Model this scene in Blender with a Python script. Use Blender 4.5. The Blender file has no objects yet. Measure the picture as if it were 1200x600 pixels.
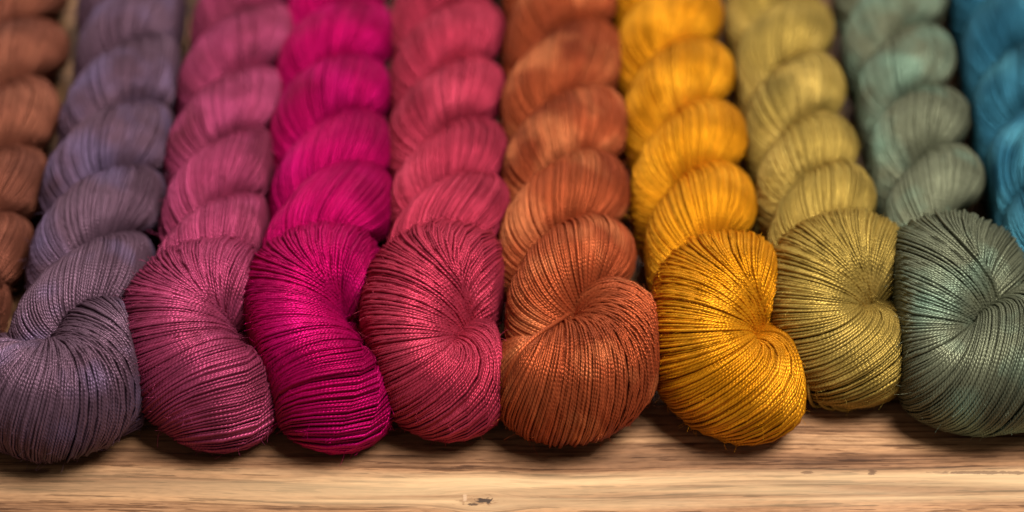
import bpy, math, random
import numpy as np

# ------------------------------------------------------------------ scene / camera
sc = bpy.context.scene
COL = sc.collection
PITCH = math.radians(42.0)          # camera looks down by this much
LENS, SENSOR = 85.0, 36.0
F = LENS / SENSOR * 1200.0          # focal length in pixels of a 1200 px wide picture
DIST = 1.15
TARGET = np.array([0.0, 0.125, 0.0])
CAM = TARGET + DIST * np.array([0.0, -math.cos(PITCH), math.sin(PITCH)])
FWD = np.array([0.0, math.cos(PITCH), -math.sin(PITCH)])
UP = np.array([0.0, math.sin(PITCH), math.cos(PITCH)])


def at(px, py, z):
    """the world point at height z seen at pixel (px, py) of the 1200 x 600 photograph"""
    d = FWD * F + np.array([1.0, 0, 0]) * (px - 600.0) - UP * (py - 300.0)
    t = (z - CAM[2]) / d[2]
    return CAM + d * t


cam_d = bpy.data.cameras.new("camera")
cam = bpy.data.objects.new("camera", cam_d)
COL.objects.link(cam)
cam.location = CAM
cam.rotation_euler = (math.pi / 2 - PITCH, 0, 0)
cam_d.lens, cam_d.sensor_width = LENS, SENSOR
cam_d.clip_start, cam_d.clip_end = 0.05, 50
cam_d.dof.use_dof = True
fp = at(600, 455, 0.034)
cam_d.dof.focus_distance = float(np.dot(fp - CAM, FWD))
cam_d.dof.aperture_fstop = 3.1
sc.camera = cam

sc.render.engine = 'CYCLES'
sc.cycles.use_denoising = True
sc.cycles.use_adaptive_sampling = False
sc.cycles.sample_clamp_indirect = 4.0
sc.view_settings.view_transform = 'Standard'
sc.view_settings.look = 'None'
sc.view_settings.exposure = 0.0
sc.view_settings.gamma = 1.0

w = bpy.data.worlds.new("World")
sc.world = w
w.use_nodes = True
bg = w.node_tree.nodes["Background"]
bg.inputs[0].default_value = (1.0, 0.93, 0.86, 1)
bg.inputs[1].default_value = 0.18


def area(name, loc, target, size, size_y, power, color):
    d = bpy.data.lights.new(name, 'AREA')
    d.shape = 'RECTANGLE'
    d.size, d.size_y, d.energy, d.color = size, size_y, power, color
    o = bpy.data.objects.new(name, d)
    COL.objects.link(o)
    o.location = loc
    v = np.array(target, float) - np.array(loc, float)
    from mathutils import Vector
    o.rotation_euler = Vector(v).to_track_quat('-Z', 'Y').to_euler()
    return o


area("window_light", (0.60, -0.28, 1.75), (0, 0.15, 0), 0.75, 0.75, 68, (1.0, 0.965, 0.925))
area("back_light", (-0.2, 1.2, 1.1), (0, 0.30, 0), 0.9, 0.6, 13, (1.0, 0.97, 0.94))

# ------------------------------------------------------------------ materials


def lin(c):
    return tuple(((v / 255) / 12.92 if v / 255 <= 0.04045 else ((v / 255 + 0.055) / 1.055) ** 2.4) for v in c)


def yarn_material(name, base, second, third):
    m = bpy.data.materials.new(name)
    m.use_nodes = True
    nt = m.node_tree
    N, L = nt.nodes, nt.links
    bsdf = N["Principled BSDF"]
    tc = N.new("ShaderNodeTexCoord")
    # dye lots: slow drifts of colour through the hank
    n1 = N.new("ShaderNodeTexNoise"); n1.inputs["Scale"].default_value = 22; n1.inputs["Detail"].default_value = 2
    L.new(tc.outputs["Object"], n1.inputs["Vector"])
    r1 = N.new("ShaderNodeMapRange"); r1.inputs["From Min"].default_value = 0.45; r1.inputs["From Max"].default_value = 0.68
    L.new(n1.outputs["Fac"], r1.inputs["Value"])
    n2 = N.new("ShaderNodeTexNoise"); n2.inputs["Scale"].default_value = 34; n2.inputs["Detail"].default_value = 2
    mp = N.new("ShaderNodeMapping"); mp.inputs["Location"].default_value = (3.1, 1.7, 5.3)
    L.new(tc.outputs["Object"], mp.inputs["Vector"]); L.new(mp.outputs[0], n2.inputs["Vector"])
    r2 = N.new("ShaderNodeMapRange"); r2.inputs["From Min"].default_value = 0.5; r2.inputs["From Max"].default_value = 0.72
    L.new(n2.outputs["Fac"], r2.inputs["Value"])
    m1 = N.new("ShaderNodeMix"); m1.data_type = 'RGBA'
    m1.inputs[6].default_value = (*lin(base), 1); m1.inputs[7].default_value = (*lin(second), 1)
    L.new(r1.outputs[0], m1.inputs[0])
    m2 = N.new("ShaderNodeMix"); m2.data_type = 'RGBA'
    m2.inputs[7].default_value = (*lin(third), 1)
    L.new(m1.outputs[2], m2.inputs[6]); L.new(r2.outputs[0], m2.inputs[0])
    # every yarn took the dye a little differently, and it varies along the yarn
    at_ = N.new("ShaderNodeAttribute"); at_.attribute_name = "dye"
    uv = N.new("ShaderNodeUVMap"); uv.uv_map = "UVMap"
    sep = N.new("ShaderNodeSeparateXYZ"); L.new(uv.outputs[0], sep.inputs[0])
    mv = N.new("ShaderNodeMapRange"); mv.inputs["To Min"].default_value = 0.74; mv.inputs["To Max"].default_value = 1.22
    L.new(at_.outputs["Fac"], mv.inputs["Value"])
    cmb = N.new("ShaderNodeCombineXYZ")
    sv = N.new("ShaderNodeMath"); sv.operation = 'MULTIPLY'; sv.inputs[1].default_value = 260.0
    L.new(sep.outputs[1], sv.inputs[0]); L.new(sv.outputs[0], cmb.inputs[0])
    sd = N.new("ShaderNodeMath"); sd.operation = 'MULTIPLY'; sd.inputs[1].default_value = 531.0
    L.new(at_.outputs["Fac"], sd.inputs[0]); L.new(sd.outputs[0], cmb.inputs[1])
    n3 = N.new("ShaderNodeTexNoise"); n3.inputs["Scale"].default_value = 1.0; n3.inputs["Detail"].default_value = 2
    L.new(cmb.outputs[0], n3.inputs["Vector"])
    r3 = N.new("ShaderNodeMapRange"); r3.inputs["From Min"].default_value = 0.3; r3.inputs["From Max"].default_value = 0.7
    r3.inputs["To Min"].default_value = 0.86; r3.inputs["To Max"].default_value = 1.14
    L.new(n3.outputs["Fac"], r3.inputs["Value"])
    mm = N.new("ShaderNodeMath"); mm.operation = 'MULTIPLY'
    L.new(mv.outputs[0], mm.inputs[0]); L.new(r3.outputs[0], mm.inputs[1])
    sc_ = N.new("ShaderNodeVectorMath"); sc_.operation = 'SCALE'
    L.new(m2.outputs[2], sc_.inputs[0]); L.new(mm.outputs[0], sc_.inputs["Scale"])
    L.new(sc_.outputs[0], bsdf.inputs["Base Color"])
    # two plies twisted round each other: slanted ridges along the yarn
    a = N.new("ShaderNodeMath"); a.operation = 'MULTIPLY'; a.inputs[1].default_value = 2 * math.pi / 0.0037
    L.new(sep.outputs[1], a.inputs[0])
    b = N.new("ShaderNodeMath"); b.operation = 'MULTIPLY_ADD'; b.inputs[1].default_value = 2 * math.pi
    L.new(sep.outputs[0], b.inputs[0]); L.new(a.outputs[0], b.inputs[2])
    s = N.new("ShaderNodeMath"); s.operation = 'SINE'; L.new(b.outputs[0], s.inputs[0])
    ab = N.new("ShaderNodeMath"); ab.operation = 'ABSOLUTE'; L.new(s.outputs[0], ab.inputs[0])
    n4 = N.new("ShaderNodeTexNoise"); n4.inputs["Scale"].default_value = 2200; n4.inputs["Detail"].default_value = 1
    L.new(tc.outputs["Object"], n4.inputs["Vector"])
    ad = N.new("ShaderNodeMath"); ad.operation = 'MULTIPLY_ADD'; ad.inputs[1].default_value = 0.35
    L.new(n4.outputs["Fac"], ad.inputs[0]); L.new(ab.outputs[0], ad.inputs[2])
    bp = N.new("ShaderNodeBump"); bp.inputs["Strength"].default_value = 0.5; bp.inputs["Distance"].default_value = 0.0003
    L.new(ad.outputs[0], bp.inputs["Height"]); L.new(bp.outputs[0], bsdf.inputs["Normal"])
    bsdf.inputs["Roughness"].default_value = 0.35
    bsdf.inputs["Metallic"].default_value = 0.45
    bsdf.inputs["Specular IOR Level"].default_value = 0.5
    tint = N.new("ShaderNodeVectorMath"); tint.operation = 'SCALE'; tint.inputs["Scale"].default_value = 1.6
    L.new(sc_.outputs[0], tint.inputs[0]); L.new(tint.outputs[0], bsdf.inputs["Specular Tint"])
    bsdf.inputs["Sheen Weight"].default_value = 0.0
    bsdf.inputs["Sheen Roughness"].default_value = 0.4
    bsdf.inputs["Sheen Tint"].default_value = (*[min(1, v * 1.5 + .1) for v in lin(base)], 1)
    return m


# ------------------------------------------------------------------ geometry helpers


def spline(P, t, tq):
    """natural cubic spline through knots P at parameters t, evaluated at tq"""
    P = np.asarray(P, float); n = len(t)
    h = np.diff(t)
    A = np.zeros((n, n)); R = np.zeros((n,) + P.shape[1:])
    A[0, 0] = A[-1, -1] = 1
    for i in range(1, n - 1):
        A[i, i - 1], A[i, i], A[i, i + 1] = h[i - 1], 2 * (h[i - 1] + h[i]), h[i]
        R[i] = 6 * ((P[i + 1] - P[i]) / h[i] - (P[i] - P[i - 1]) / h[i - 1])
    M = np.linalg.solve(A, R)
    k = np.clip(np.searchsorted(t, tq) - 1, 0, n - 2)
    ex = (slice(None),) + (None,) * (P.ndim - 1)
    hk = h[k][ex]; a = (t[k + 1] - tq)[ex]; b = (tq - t[k])[ex]
    return (M[k] * a ** 3 + M[k + 1] * b ** 3) / (6 * hk) + (P[k] / hk - M[k] * hk / 6) * a + (P[k + 1] / hk - M[k + 1] * hk / 6) * b


def unit(v):
    return v / np.maximum(np.linalg.norm(v, axis=-1, keepdims=True), 1e-12)


def smooth_noise(rng, n, m, cell):
    """n rows of smooth 1-D noise of m samples, one knot every 'cell' samples"""
    k = max(3, int(m / cell) + 3)
    v = rng.standard_normal((n, k))
    x = np.linspace(0, k - 1.001, m)
    i = x.astype(int); f = x - i; f = f * f * (3 - 2 * f)
    return v[:, i] * (1 - f) + v[:, i + 1] * f


def tubes_mesh(name, P, Nrm, rad, dye, v0, sides, mat, deform=None):
    """P (yarns, m, 3) centre lines, Nrm outward hints, rad (yarns, m) -> one mesh of tubes with UVs (round, metres along)"""
    ny, m, _ = P.shape
    T = unit(np.gradient(P, axis=1))
    Nn = unit(Nrm - T * np.sum(Nrm * T, -1, keepdims=True))
    B = np.cross(T, Nn)
    psi = np.arange(sides) / sides * 2 * math.pi
    V = P[:, :, None, :] + rad[:, :, None, None] * (np.cos(psi)[None, None, :, None] * Nn[:, :, None, :] + np.sin(psi)[None, None, :, None] * B[:, :, None, :])
    V = V.reshape(-1, 3)
    if deform: V = deform(V)
    seg = np.linalg.norm(np.diff(P, axis=1), axis=-1)
    ln = np.concatenate([np.zeros((ny, 1)), np.cumsum(seg, 1)], 1) + v0[:, None]
    yi = np.arange(ny)[:, None, None] * (m * sides)
    ai = np.arange(m - 1)[None, :, None] * sides
    si = np.arange(sides)[None, None, :]; sj = (si + 1) % sides
    quads = np.stack([yi + ai + si, yi + ai + sj, yi + ai + sides + sj, yi + ai + sides + si], -1).reshape(-1, 4)
    nf = len(quads)
    u0 = np.broadcast_to(si / sides, (ny, m - 1, sides)); u1 = u0 + 1.0 / sides
    la = np.broadcast_to(ln[:, :-1, None], (ny, m - 1, sides)); lb = np.broadcast_to(ln[:, 1:, None], (ny, m - 1, sides))
    uv = np.stack([u0, la, u1, la, u1, lb, u0, lb], -1).reshape(-1)
    me = bpy.data.meshes.new(name)
    me.vertices.add(len(V)); me.vertices.foreach_set("co", V.astype(np.float32).ravel())
    me.loops.add(nf * 4); me.loops.foreach_set("vertex_index", quads.astype(np.int32).ravel())
    me.polygons.add(nf)
    me.polygons.foreach_set("loop_start", np.arange(0, nf * 4, 4, dtype=np.int32))
    me.polygons.foreach_set("use_smooth", np.ones(nf, dtype=bool))
    lay = me.uv_layers.new(name="UVMap")
    lay.data.foreach_set("uv", uv.astype(np.float32))
    at_ = me.attributes.new("dye", 'FLOAT', 'POINT')
    at_.data.foreach_set("value", np.repeat(dye, m * sides).astype(np.float32))
    me.update(calc_edges=True)
    me.materials.append(mat)
    return me


def join_meshes(name, meshes):
    """concatenate several tube meshes into one"""
    co, li, uv, dy = [], [], [], []
    off = 0
    for me in meshes:
        nv, nl = len(me.vertices), len(me.loops)
        a = np.empty(nv * 3, np.float32); me.vertices.foreach_get("co", a); co.append(a)
        b = np.empty(nl, np.int32); me.loops.foreach_get("vertex_index", b); li.append(b + off)
        c = np.empty(nl * 2, np.float32); me.uv_layers[0].data.foreach_get("uv", c); uv.append(c)
        d = np.empty(nv, np.float32); me.attributes["dye"].data.foreach_get("value", d); dy.append(d)
        off += nv
    mat = meshes[0].materials[0]
    out = bpy.data.meshes.new(name)
    co, li, uv, dy = map(np.concatenate, (co, li, uv, dy))
    out.vertices.add(off); out.vertices.foreach_set("co", co)
    out.loops.add(len(li)); out.loops.foreach_set("vertex_index", li)
    nf = len(li) // 4
    out.polygons.add(nf)
    out.polygons.foreach_set("loop_start", np.arange(0, nf * 4, 4, dtype=np.int32))
    out.polygons.foreach_set("use_smooth", np.ones(nf, dtype=bool))
    out.uv_layers.new(name="UVMap").data.foreach_set("uv", uv)
    out.attributes.new("dye", 'FLOAT', 'POINT').data.foreach_set("value", dy)
    out.update(calc_edges=True)
    out.materials.append(mat)
    for me in meshes:
        bpy.data.meshes.remove(me)
    return out


def link(name, me, parent):
    o = bpy.data.objects.new(name, me)
    COL.objects.link(o)
    o.parent = parent
    return o


# ------------------------------------------------------------------ one skein
GROUP = "twisted yarn skeins laid side by side"


EDGES = [   # where neighbouring skeins press against each other, as pixels at mid height
    [(78, 60), (72, 130), (52, 200), (38, 260), (20, 310), (-10, 360), (-20, 480)],
    [(205, 60), (200, 130), (190, 200), (183, 260), (165, 330), (150, 390), (155, 440), (172, 490)],
    [(345, 30), (330, 100), (315, 180), (308, 260), (298, 320), (290, 370), (305, 430), (328, 480)],
    [(455, 60), (456, 130), (460, 210), (452, 290), (430, 340), (428, 400), (446, 450), (462, 490)],
    [(592, 60), (590, 140), (592, 210), (592, 280), (582, 340), (575, 390), (582, 440), (585, 480)],
    [(727, 60), (728, 120), (735, 200), (745, 270), (762, 330), (768, 400), (768, 460)],
    [(855, 60), (868, 120), (878, 190), (890, 260), (895, 320), (905, 390), (925, 440), (940, 470)],
    [(988, 60), (1003, 110), (1020, 190), (1032, 250), (1043, 310), (1050, 370), (1060, 420), (1064, 460)],
    [(1125, 60), (1138, 130), (1150, 190), (1170, 250), (1180, 320), (1200, 360), (1230, 420), (1240, 480)],
]


def edge_curve(pts):
    p = np.array([at(x, y, 0.025) for x, y in pts])[::-1]        # front to back by y
    p = p[np.argsort(-p[:, 1])][::-1]
    sl = (p[-1, 0] - p[-3, 0]) / (p[-1, 1] - p[-3, 1])
    far = p[-1] + np.array([sl * 0.6, 0.6, 0])
    return np.concatenate([p[:, 1], [far[1]]]), np.concatenate([p[:, 0], [far[0]]])


EDGE_XY = [edge_curve(e) for e in EDGES]


def squeeze(k):
    """the side pressure of the neighbours on skein k: flattens what would push past the shared edge"""
    def f(V):
        V = V.copy()
        x, y = V[..., 0], V[..., 1]
        m = 0.0075
        if k < len(EDGE_XY):
            b = np.interp(y, *EDGE_XY[k]) + 0.0028
            e = x - (b - m)
            x = np.where(e > 0, b - m + m * np.tanh(np.maximum(e, 0) / m), x)
        if k > 0:
            b = np.interp(y, *EDGE_XY[k - 1]) - 0.0028
            e = (b + m) - x
            x = np.where(e > 0, b + m - m * np.tanh(np.maximum(e, 0) / m), x)
        V[..., 0] = x
        V[..., 2] = np.maximum(V[..., 2], 0.0006)
        return V
    return f


def skein(index, label, colours, width, crests, fold, pivot, seed, tight=1.0, yarns=150, u_fold=0.45, loose=()):
    """crests: pixel of the middle of each visible turn, front to back (turn 0 is the folded end);
    fold: (px, py, z, radius, slant) knots of the end where the bundle turns back on itself"""
    rng = np.random.default_rng(seed)
    rng0 = np.random.default_rng(seed + 500)
    mat = yarn_material(colours[0], *colours[1:])
    press = squeeze(index)
    width = width * 0.935
    zax = 0.49 * width
    a = 0.25 * width
    # axis of the body through the crests
    K = np.array([at(px, py + 12, zax + a) for px, py in crests]); K[:, 2] = zax
    # run on past the frame
    step = K[-1] - K[-3]; step = step / 2
    for _ in range(3):
        K = np.vstack([K, K[-1] + step])
    uk = np.arange(len(K), dtype=float)
    umax = uk[-1]

    def axis(u):
        return spline(K, uk, np.atleast_1d(np.clip(u, 0, umax)))

    def ply(u, which):
        u = np.asarray(u, float)
        c = axis(u)
        d = unit(axis(u + 0.05) - axis(u - 0.05))
        side = unit(np.cross(d, np.array([0, 0, 1.0])))
        upv = np.array([0, 0, 1.0])
        th = math.pi / 2 - math.pi * u + (math.pi if which else 0)
        rd = np.cos(th)[:, None] * side + np.sin(th)[:, None] * upv
        return c + a * rd, rd

    ub = np.arange(umax, u_fold + 0.01, -0.25)
    ca, na = ply(ub, 0)
    ub2 = np.arange(0.25, umax + 0.01, 0.25)
    cb, nb = ply(ub2, 1)
    pv = at(*pivot)
    cf = np.array([at(p[0], p[1], p[2]) for p in fold])
    nf = unit(cf - pv)
    C = np.vstack([ca, cf, cb]); Nv = np.vstack([na, nf, nb])
    body_r = lambda u: np.where(u > umax - 1.2, 0.55 + 0.45 * np.clip((umax - u) / 1.2, 0, 1), 1.0) * (1 + np.interp(u, np.arange(40) * 0.5, rng0.normal(0, 0.075, 40)))
    cs = lambda u, w: np.sin(math.pi * u) * (1 if w == 0 else -1)
    rN = np.concatenate([0.285 * width * body_r(ub) * (1 + 0.05 * cs(ub, 0)), [p[3] for p in fold], 0.285 * width * body_r(ub2) * (1 + 0.05 * cs(ub2, 1))])
    rB = np.concatenate([0.285 * width * body_r(ub) * (1 + 0.12 * cs(ub, 0)), [p[3] * 1.08 for p in fold], 0.285 * width * body_r(ub2) * (1 + 0.12 * cs(ub2, 1))])
    hsp = np.linalg.norm(np.diff(K, axis=0), axis=1).mean()
    kb = 0.5 * width * math.pi / hsp * tight
    kvar = lambda u: kb * (1 + np.interp(u, np.arange(20), rng0.normal(0, 0.16, 20)))
    KK = np.concatenate([kvar(ub), [p[4] for p in fold], kvar(ub2)])
    tk = np.concatenate([[0], np.cumsum(np.linalg.norm(np.diff(C, axis=0), axis=1) ** 0.8)])
    # dense evaluation, then equal steps along the bundle
    td = np.linspace(0, tk[-1], 6000)
    Cd = spline(C, tk, td)
    sd = np.concatenate([[0], np.cumsum(np.linalg.norm(np.diff(Cd, axis=0), axis=1))])
    n_s = int(sd[-1] / 0.0026)
    s = np.linspace(0, sd[-1], n_s)
    tq = np.interp(s, sd, td)
    Cq = spline(C, tk, tq)
    Nq = spline(Nv, tk, tq)
    Tq = unit(np.gradient(Cq, axis=0))
    Nq = unit(Nq - Tq * np.sum(Nq * Tq, 1, keepdims=True))
    # keep the frame from flipping
    for i in range(1, n_s):
        if np.dot(Nq[i], Nq[i - 1]) < 0.2:
            v = Nq[i - 1] - Tq[i] * np.dot(Nq[i - 1], Tq[i])
            Nq[i] = unit(v) if np.linalg.norm(v) > 1e-6 else Nq[i - 1]
    for _ in range(3):
        Nq[1:-1] = unit(Nq[:-2] + 2 * Nq[1:-1] + Nq[2:])
        Nq = unit(Nq - Tq * np.sum(Nq * Tq, 1, keepdims=True))
    Bq = np.cross(Tq, Nq)
    rNq, rBq, kq = (np.interp(tq, tk, x) for x in (rN, rB, KK))
    for x in (rNq, rBq, kq):
        x[:] = np.convolve(np.pad(x, 4, mode='edge'), np.ones(9) / 9, 'valid')
    ds = s[1] - s[0]
    # in the fold the slant is measured against a frame that does not spin
    spin = np.sum(np.gradient(Nq, axis=0) * Bq, 1)
    infold = ((tq > tk[len(ub) - 1]) & (tq < tk[len(ub) + len(fold)])).astype(float)
    phi = -np.cumsum(kq / rBq * ds + spin * infold)
    # part limits: first strand, folded end, second strand
    i0 = int(np.searchsorted(tq, tk[len(ub) - 1]))
    i1 = int(np.searchsorted(tq, tk[len(ub) + len(fold)]))

    layers = []
    for (cnt, lay, rad, sides) in ((yarns, 1.0, 0.00064, 5), (int(yarns * 0.5), 0.94, 0.0006, 4)):
        base = np.arange(cnt) / cnt * 2 * math.pi + rng.normal(0, 0.16 * 2 * math.pi / cnt, cnt) + rng.random()
        wan = smooth_noise(rng, cnt, n_s, 28) * 0.022 + smooth_noise(rng, cnt, n_s, 9) * 0.005
        # locks of neighbouring yarns drift together
        lock = smooth_noise(rng, 13, n_s, 22) * 0.036
        lockr = smooth_noise(rng, 13, n_s, 26) * 0.016
        li = (np.arange(cnt) / cnt * 13); l0 = li.astype(int) % 13; l1 = (l0 + 1) % 13; lf = (li % 1)[:, None]
        wan = wan + lock[l0] * (1 - lf) + lock[l1] * lf
        rho = lay + smooth_noise(rng, cnt, n_s, 34) * 0.008 + lockr[l0] * (1 - lf) + lockr[l1] * lf + rng.normal(0, 0.009, cnt)[:, None]
        # a few wayward yarns ride over the others at an angle of their own
        stray = (rng.random(cnt) < (0.07 if lay == 1.0 else 0.0)).astype(float)
        wan = wan + stray[:, None] * smooth_noise(rng, cnt, n_s, 24) * 0.13
        rho = rho + stray[:, None] * 0.018
        # where the bundle narrows or slants, some yarns sink below their neighbours
        per = math.pi * (rNq + rBq)
        room = per / np.sqrt(1 + kq ** 2) / (1.9 * rad * cnt)
        room = np.convolve(np.pad(room, 10, mode='edge'), np.ones(21) / 21, 'valid')
        prio = (np.arange(cnt) * 0.618034 + 0.1 * rng.random(cnt)) % 1
        sink = np.clip((prio[:, None] - room[None, :]) / 0.25, 0, 1)
        sink = sink * sink * (3 - 2 * sink) * (1 - stray[:, None])
        rho = rho - sink * 1.5 * rad / (0.5 * (rNq + rBq))[None, :]
        ph = base[:, None] + wan + phi[None, :]
        cx, sx = np.cos(ph) * rho, np.sin(ph) * rho
        P = Cq[None] + (rNq[None, :] * cx)[..., None] * Nq[None] + (rBq[None, :] * sx)[..., None] * Bq[None]
        Nr = unit((np.cos(ph) / rNq[None, :])[..., None] * Nq[None] + (np.sin(ph) / rBq[None, :])[..., None] * Bq[None])
        # nothing sinks into the table
        P = press(P)
        P[..., 2] = np.maximum(P[..., 2], 0.0012 + 0.0006 * rng.random((cnt, 1)))
        rr = rad * (1 + 0.12 * rng.standard_normal(cnt))[:, None] * np.ones((1, n_s))
        dye = np.clip(0.5 + 0.22 * rng.standard_normal(cnt), 0, 1)
        layers.append((P, Nr, rr, dye, rng.random(cnt) * 0.05, sides))
    # fine fibres standing off the yarns of the folded end
    P0, N0 = layers[0][0], layers[0][1]
    nfz = 2400
    fy = rng.integers(0, P0.shape[0], nfz)
    lo_f = max(0, i0 - 60)
    fs = rng.integers(lo_f, i1 - 8, nfz)
    o = P0[fy, fs]; nn = N0[fy, fs]; tt = unit(P0[fy, fs + 4] - o)
    rd3 = unit(rng.standard_normal((nfz, 3)))
    d0 = unit(0.55 * nn + 0.9 * tt * np.sign(rng.standard_normal(nfz))[:, None] + 0.5 * rd3)
    bend = unit(rng.standard_normal((nfz, 3)) - 0.4 * nn)
    lf = (0.0025 + 0.0045 * rng.random(nfz) ** 2)[:, None, None]
    q = np.linspace(0, 1, 6)[None, :, None]
    FP = o[:, None, :] + lf * (d0[:, None, :] * q + 0.55 * bend[:, None, :] * q ** 2)
    FP[..., 2] = np.maximum(FP[..., 2], 0.0004)
    fuzz = (FP, np.tile(nn[:, None, :], (1, 6, 1)), np.full((nfz, 6), 0.00008), np.full(nfz, 0.8))

    root = bpy.data.objects.new("yarn_skein", None)
    COL.objects.link(root)
    root.empty_display_size = 0.02
    base_pt = K[1].copy(); base_pt[2] = 0
    root["label"], root["category"], root["group"] = label, "yarn skein", GROUP

    def build(name, lo, hi):
        hi = min(hi + 1, n_s)
        ms = []
        for (P, Nr, rr, dye, v0, sides) in layers:
            seg = np.linalg.norm(np.diff(P, axis=1), axis=-1)
            ln = np.concatenate([np.zeros((len(P), 1)), np.cumsum(seg, 1)], 1)
            ms.append(tubes_mesh("t", P[:, lo:hi] - base_pt, Nr[:, lo:hi], rr[:, lo:hi], dye, v0 + ln[:, lo], sides, mat))
        if name == "folded_end":
            ms.append(tubes_mesh("f", fuzz[0] - base_pt, fuzz[1], fuzz[2], fuzz[3], np.zeros(nfz), 3, mat))
        # the heart of the bundle, below the outer yarns
        me = tubes_mesh("c", Cq[None, lo:hi] - base_pt, Nq[None, lo:hi], 0.83 * np.minimum(rNq, rBq)[None, lo:hi], np.array([0.35]), np.zeros(1), 24, mat, lambda V: press(V + base_pt) - base_pt)
        ms.append(me)
        return link(name, join_meshes(name, ms), root)

    build("twisted_strand", 0, i0)
    build("folded_end", i0, i1)
    build("twisted_strand", i1, n_s - 1)
    root.location = base_pt
    # stray yarns that have sprung out of the bundle
    for pts in loose:
        Q = np.array([at(*p) for p in pts])
        tl = np.concatenate([[0], np.cumsum(np.linalg.norm(np.diff(Q, axis=0), axis=1) ** 0.7)])
        Pq = spline(Q, tl, np.linspace(0, tl[-1], 90))[None]
        me = tubes_mesh("loose_yarn", Pq - base_pt, np.tile(np.array([0.1, -0.3, 1.0]), (1, 90, 1)), np.full((1, 90), 0.00085), np.array([0.9]), np.zeros(1), 7, mat)
        link("loose_yarn", me, root)
    return root


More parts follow.
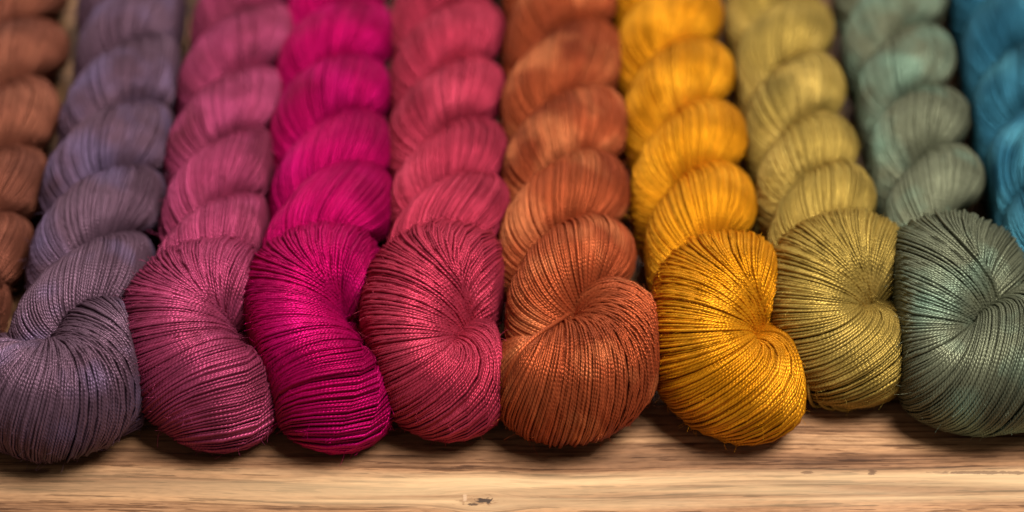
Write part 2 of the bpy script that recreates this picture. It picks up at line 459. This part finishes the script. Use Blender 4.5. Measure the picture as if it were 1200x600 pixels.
SK = [
 dict(label="rust brown skein at the far left, cut off by the edge of the photo",
      colours=("brown_yarn", (116, 66, 50), (98, 56, 44), (134, 80, 60)), width=0.057,
      crests=[(-66, 380), (-45, 295), (-26, 215), (-9, 138), (0, 60), (8, -15), (14, -85)],
      fold=[(-40, 350, .036, .024, 1.4), (-80, 385, .034, .025, 1.4), (-110, 420, .028, .025, 1.0), (-90, 450, .025, .024, .6), (-50, 440, .022, .022, .5), (-50, 400, .018, .018, .5)],
      pivot=(-50, 410, .02), seed=3),
 dict(label="greyish purple skein with a diagonal fold, between the rust brown and plum skeins",
      colours=("purple_yarn", (94, 69, 82), (78, 55, 66), (96, 78, 102)), width=0.061,
      crests=[(85, 405), (95, 325), (115, 235), (131, 160), (145, 85), (155, 12), (162, -55)],
      fold=[(124, 402, .034, .020, 3), (112, 440, .033, .024, 4), (70, 468, .030, .0255, 4.5), (28, 468, .025, .024, 3.5), (4, 445, .018, .019, 2), (50, 440, .013, .015, .8), (142, 462, .016, .017, .8), (152, 430, .016, .016, .6)],
      pivot=(78, 408, 0.03), seed=11),
 dict(label="dusty plum pink skein with bean shaped end, between the purple and magenta skeins",
      colours=("plum_yarn", (140, 52, 82), (106, 40, 58), (152, 60, 94)), width=0.058,
      crests=[(240, 345), (252, 268), (255, 198), (266, 118), (279, 42), (290, -30), (300, -100)],
      u_fold=0.85, fold=[(285, 355, .018, .018, 2), (278, 342, .032, .022, 3.5), (245, 342, .036, .024, 4), (208, 368, .034, .025, 4), (206, 412, .030, .026, 3.5), (232, 448, .026, .026, 3), (262, 464, .023, .0245, 2.7), (280, 462, .017, .021, 2.2), (272, 425, .012, .016, .8)],
      pivot=(258, 385, 0.03), seed=23),
 dict(label="vivid magenta skein with a bean shaped end, the brightest pink one",
      colours=("magenta_yarn", (156, 8, 74), (126, 6, 56), (166, 12, 86)), width=0.060,
      crests=[(372, 320), (388, 232), (390, 170), (385, 102), (388, 36), (396, -32), (402, -100)],
      u_fold=0.85, fold=[(408, 340, .018, .018, 2), (404, 326, .032, .023, 4), (374, 326, .036, .025, 4.5), (344, 350, .034, .025, 4), (342, 402, .030, .025, 3.5), (366, 443, .026, .026, 3), (396, 465, .023, .0245, 2.7), (414, 463, .017, .021, 2.2), (406, 426, .012, .016, .8)],
      pivot=(392, 372, 0.03), seed=31),
 dict(label="raspberry red skein with round shell like end, between magenta and copper orange skeins",
      colours=("raspberry_yarn", (156, 46, 66), (128, 36, 52), (168, 56, 76)), width=0.060,
      crests=[(508, 320), (528, 243), (525, 180), (521, 106), (522, 36), (523, -34), (524, -104)],
      u_fold=0.85, fold=[(550, 352, .018, .018, 2), (545, 336, .032, .0265, 4), (512, 334, .036, .0285, 4.5), (487, 364, .034, .0265, 4), (481, 411, .030, .0245, 3.5), (503, 448, .026, .0225, 2.8), (538, 456, .025, .0215, 2.4), (560, 435, .024, .0195, 2), (548, 408, .016, .015, .8)],
      pivot=(525, 398, 0.03), seed=43),
 dict(label="copper orange skein with a diagonal crease and one loose yarn across it",
      colours=("copper_yarn", (146, 68, 38), (116, 50, 28), (178, 102, 62)), width=0.064,
      crests=[(690, 385), (665, 300), (660, 222), (660, 145), (659, 68), (656, -8), (654, -80)],
      fold=[(726, 386, .034, .020, 3), (718, 420, .033, .023, 4), (680, 446, .031, .0265, 4.5), (645, 456, .026, .024, 3.5), (622, 440, .018, .018, 2), (650, 430, .013, .015, .8), (705, 435, .014, .014, .5), (718, 402, .016, .016, .6)],
      pivot=(664, 375, 0.03), seed=57,
      loose=[[(590, 458, .030), (592, 446, .044), (598, 430, .054), (611, 410, .060), (629, 393, .061), (650, 379, .057), (668, 367, .040)]]),
 dict(label="golden yellow skein with bean shaped end, between copper orange and olive skeins",
      colours=("golden_yarn", (190, 124, 20), (158, 98, 12), (206, 140, 30)), width=0.060,
      crests=[(845, 320), (815, 238), (806, 162), (792, 86), (783, 14), (776, -55), (770, -120)],
      u_fold=0.85, fold=[(874, 350, .018, .018, 2), (866, 342, .032, .0255, 4), (843, 342, .036, .0275, 4.5), (825, 370, .034, .0265, 4), (822, 414, .030, .0245, 3.5), (849, 447, .026, .0235, 3), (886, 457, .024, .0225, 2.6), (906, 440, .022, .0195, 2), (885, 412, .014, .015, .8)],
      pivot=(870, 398, 0.03), seed=61),
 dict(label="olive green skein with short loose yarns under its folded end",
      colours=("olive_yarn", (150, 124, 58), (118, 98, 46), (170, 142, 72)), width=0.057,
      crests=[(985, 300), (965, 228), (946, 170), (929, 102), (918, 32), (909, -36), (902, -104)],
      u_fold=0.85, fold=[(1021, 330, .018, .018, 2), (1016, 316, .032, .0245, 4), (984, 315, .036, .0265, 4.5), (956, 340, .034, .0255, 4), (953, 380, .030, .0235, 3), (978, 412, .026, .0215, 2.2), (1012, 418, .024, .0215, 2), (1027, 402, .019, .019, 1.5), (1002, 378, .014, .015, .8)],
      pivot=(1005, 358, 0.03), seed=71,
      loose=[[(905, 330, .035), (897, 343, .030), (889, 352, .028), (897, 358, .026), (912, 350, .03)],
             [(946, 440, .026), (947, 456, .020), (950, 470, .010), (958, 476, .003), (970, 473, .003), (980, 462, .010)],
             [(955, 445, .026), (957, 460, .018), (962, 473, .008), (974, 479, .003), (988, 475, .004), (994, 464, .010)],
             [(968, 452, .024), (971, 466, .014), (980, 478, .005), (994, 480, .003), (1004, 470, .010)]]),
 dict(label="grey green skein with teal flecks, its end folded right, between olive and blue skeins",
      colours=("sage_yarn", (102, 104, 82), (82, 84, 66), (106, 126, 106)), width=0.058,
      crests=[(1108, 315), (1090, 212), (1072, 138), (1060, 66), (1048, -4), (1038, -72), (1030, -140)],
      u_fold=0.85, fold=[(1142, 345, .018, .018, 2), (1136, 331, .032, .028, 4), (1106, 329, .036, .031, 4.5), (1086, 364, .034, .0285, 4), (1086, 406, .029, .0245, 3), (1110, 439, .026, .0215, 2.4), (1154, 445, .029, .0235, 2.2), (1202, 422, .034, .028, 2), (1180, 380, .018, .018, .8)],
      pivot=(1130, 392, 0.03), seed=83),
 dict(label="teal blue skein at the far right, cut off by the edge of the photo",
      colours=("blue_yarn", (42, 88, 104), (30, 70, 86), (58, 108, 120)), width=0.060,
      crests=[(1275, 395), (1250, 312), (1228, 236), (1212, 160), (1197, 86), (1183, 12), (1172, -60)],
      fold=[(1310, 360, .036, .024, 1.4), (1270, 385, .036, .025, 1.4), (1240, 420, .030, .025, 1.0), (1260, 455, .026, .024, .6), (1300, 450, .022, .022, .5), (1300, 410, .018, .018, .5)],
      pivot=(1300, 415, .02), seed=97),
]
for i, d in enumerate(SK):
    skein(i, **d)

# ------------------------------------------------------------------ the wooden table


def wood_material():
    m = bpy.data.materials.new("oiled_wood")
    m.use_nodes = True
    nt = m.node_tree; N, L = nt.nodes, nt.links
    bsdf = N["Principled BSDF"]
    tc = N.new("ShaderNodeTexCoord")

    def noise(scale_xyz, scale, detail, rough=0.55, dist=0.0, vec=None, loc=(0, 0, 0)):
        mp = N.new("ShaderNodeMapping"); mp.inputs["Scale"].default_value = scale_xyz; mp.inputs["Location"].default_value = loc
        L.new(vec or tc.outputs["Object"], mp.inputs["Vector"])
        n = N.new("ShaderNodeTexNoise"); n.inputs["Scale"].default_value = scale; n.inputs["Detail"].default_value = detail
        n.inputs["Roughness"].default_value = rough; n.inputs["Distortion"].default_value = dist
        L.new(mp.outputs[0], n.inputs["Vector"])
        return n.outputs["Fac"]

    def math_(op, a, b=None, c=None):
        n = N.new("ShaderNodeMath"); n.operation = op
        for i, v in enumerate((a, b, c)):
            if v is None: continue
            if isinstance(v, (int, float)): n.inputs[i].default_value = v
            else: L.new(v, n.inputs[i])
        return n.outputs[0]

    def ramp(fac, stops):
        r = N.new("ShaderNodeValToRGB"); e = r.color_ramp.elements
        while len(e) < len(stops): e.new(0.5)
        for i, (p, c) in enumerate(stops):
            e[i].position = p; e[i].color = (*c, 1)
        L.new(fac, r.inputs[0])
        return r.outputs[0]

    def mixc(kind, fac, a, b):
        n = N.new("ShaderNodeMix"); n.data_type = 'RGBA'; n.blend_type = kind
        for i, v in ((0, fac), (6, a), (7, b)):
            if isinstance(v, (int, float)): n.inputs[i].default_value = v
            elif isinstance(v, tuple): n.inputs[i].default_value = (*v, 1)
            else: L.new(v, n.inputs[i])
        return n.outputs[2]

    sep = N.new("ShaderNodeSeparateXYZ"); L.new(tc.outputs["Object"], sep.inputs[0])
    # lines of growth: long in x, narrow in y
    wob = noise((2.2, 7, 1), 1.0, 2)
    yw = math_('MULTIPLY_ADD', math_('SUBTRACT', wob, 0.5), 0.030, sep.outputs[1])
    cmb = N.new("ShaderNodeCombineXYZ"); L.new(sep.outputs[0], cmb.inputs[0]); L.new(yw, cmb.inputs[1])
    v = cmb.outputs[0]
    # the grain bends round the knot
    kx, ky, _ = at(562, 586, 0)
    dx = math_('SUBTRACT', sep.outputs[0], float(kx)); dy = math_('SUBTRACT', sep.outputs[1], float(ky))
    ga = math_('EXPONENT', math_('MULTIPLY', math_('POWER', math_('MULTIPLY', dx, 1 / 0.016), 2.0), -1.0))
    gb = math_('MULTIPLY', dy, 1 / 0.006)
    gb = math_('DIVIDE', gb, math_('ADD', 1.0, math_('POWER', math_('ABSOLUTE', gb), 3.0)))
    yw = math_('MULTIPLY_ADD', math_('MULTIPLY', ga, gb), -0.006, yw)
    L.new(yw, cmb.inputs[1])
    band = noise((2.2, 60, 1), 1.0, 3, 0.6, 0.2, v, (4.3, 2.7, 0))
    fine = noise((12, 400, 1), 1.0, 4, 0.62, 0.15, v, (1.3, 0.7, 0))
    pores = noise((30, 520, 1), 1.0, 3, 0.6, 0.0, v, (0.3, 3.7, 0))
    col = ramp(band, [(0.30, lin((108, 76, 52))), (0.46, lin((138, 99, 69))), (0.56, lin((162, 120, 84))), (0.70, lin((184, 142, 102)))])
    fr = ramp(fine, [(0.30, (0.55, 0.50, 0.46)), (0.48, (0.95, 0.94, 0.93)), (0.66, (1.12, 1.10, 1.07))])
    col = mixc('MULTIPLY', 0.9, col, fr)
    lines = noise((8, 560, 1), 1.0, 3, 0.6, 0.2, v, (9.3, 0.2, 0))
    lr = ramp(lines, [(0.40, (0.42, 0.36, 0.32)), (0.455, (1, 1, 1)), (0.62, (1.0, 1.0, 1.0)), (0.72, (1.16, 1.14, 1.10))])
    col = mixc('MULTIPLY', 0.8, col, lr)
    pr = ramp(pores, [(0.395, (0.34, 0.28, 0.25)), (0.425, (1, 1, 1))])
    col = mixc('MULTIPLY', 0.8, col, pr)
    fleck = noise((130, 760, 1), 1.0, 2, 0.6, 0.0, v, (5.3, 8.7, 0))
    col = mixc('MULTIPLY', 1.0, col, ramp(fleck, [(0.34, (0.80, 0.78, 0.76)), (0.5, (1, 1, 1)), (0.66, (1.14, 1.13, 1.11))]))
    # pale sapwood streak near the front
    yc = float(at(800, 568, 0)[1])
    sy = math_('SUBTRACT', yw, yc)
    sx = math_('MULTIPLY_ADD', sep.outputs[0], 1.0, 0.0)
    sw = math_('SUBTRACT', 1.0, math_('MULTIPLY', math_('ABSOLUTE', sy), 1 / 0.0105))
    sw = math_('MULTIPLY', sw, 2.2); 
    sw.node.use_clamp = True
    ends = N.new("ShaderNodeMapRange"); ends.interpolation_type = 'SMOOTHSTEP'
    ends.inputs["From Min"].default_value = -0.20; ends.inputs["From Max"].default_value = 0.02
    ends.inputs["To Min"].default_value = 0.25
    L.new(sep.outputs[0], ends.inputs["Value"])
    patchy = ramp(noise((4, 120, 1), 1.0, 3, 0.55, 0.4, None, (7.1, 2.2, 0)), [(0.32, (0.25, 0.25, 0.25)), (0.55, (1, 1, 1))])
    sw = math_('MULTIPLY', math_('MULTIPLY', sw, ends.outputs[0]), patchy)
    col = mixc('MIX', math_('MULTIPLY', sw, 0.55), col, lin((236, 200, 150)))
    # knot
    kn = noise((260, 520, 1), 1.0, 3, 0.7, 0.6)

    def spot(px, py, rx, ry, rough, colour, amount):
        x0, y0, _ = at(px, py, 0)
        ex = math_('MULTIPLY', math_('SUBTRACT', sep.outputs[0], float(x0)), 1 / rx)
        ey = math_('MULTIPLY', math_('SUBTRACT', sep.outputs[1], float(y0)), 1 / ry)
        d = math_('SQRT', math_('ADD', math_('POWER', ex, 2.0), math_('POWER', ey, 2.0)))
        f = math_('SUBTRACT', math_('MULTIPLY_ADD', math_('SUBTRACT', kn, 0.5), rough, 1.0), d)
        f = math_('MULTIPLY', f, 2.5); f.node.use_clamp = True
        return mixc('MIX', math_('MULTIPLY', f, amount), col, colour)
    col = spot(560, 587, .0085, .0030, 3.0, lin((128, 92, 62)), 0.6)
    col = spot(568, 586, .0034, .0022, 3.4, lin((52, 42, 38)), 0.9)
    col = spot(554, 591, .0030, .0009, 3.0, lin((60, 46, 38)), 0.8)
    col = spot(545, 583, .0009, .0024, 2.0, lin((206, 172, 138)), 0.6)
    col = spot(15, 552, .016, .0007, 1.2, lin((92, 62, 42)), 0.8)
    col = spot(43, 552, .0075, .0016, 1.5, lin((84, 54, 38)), 0.85)
    col = spot(1022, 553, .0022, .0020, 2.2, lin((84, 58, 42)), 0.75)
    col = spot(946, 554, .0030, .0012, 2.2, lin((92, 64, 46)), 0.7)
    col = spot(1160, 554, .030, .0011, 2.0, lin((92, 66, 50)), 0.7)
    L.new(col, bsdf.inputs["Base Color"])
    bsdf.inputs["Roughness"].default_value = 0.52
    bsdf.inputs["Specular IOR Level"].default_value = 0.35
    h = math_('ADD', math_('MULTIPLY', fine, 0.6), math_('MULTIPLY', pores, 0.4))
    bp = N.new("ShaderNodeBump"); bp.inputs["Strength"].default_value = 0.35; bp.inputs["Distance"].default_value = 0.0012
    L.new(h, bp.inputs["Height"]); L.new(bp.outputs[0], bsdf.inputs["Normal"])
    return m


def box(name, lo, hi, mat, bevel=0.0):
    import bmesh
    bm = bmesh.new()
    bmesh.ops.create_cube(bm, size=1)
    lo, hi = np.array(lo), np.array(hi)
    for v in bm.verts:
        v.co = tuple((lo + hi) / 2 + np.array(v.co) * (hi - lo))
    if bevel:
        bmesh.ops.bevel(bm, geom=bm.edges[:], offset=bevel, segments=3, affect='EDGES', profile=0.6)
    me = bpy.data.meshes.new(name); bm.to_mesh(me); bm.free()
    me.materials.append(mat)
    o = bpy.data.objects.new(name, me); COL.objects.link(o)
    return o


t = box("wooden_board", (-0.75, -0.11, -0.032), (0.75, 0.95, 0.0), wood_material(), 0.003)
t["label"], t["category"] = "light brown wooden board with long grain lines, under all the skeins", "wooden board"
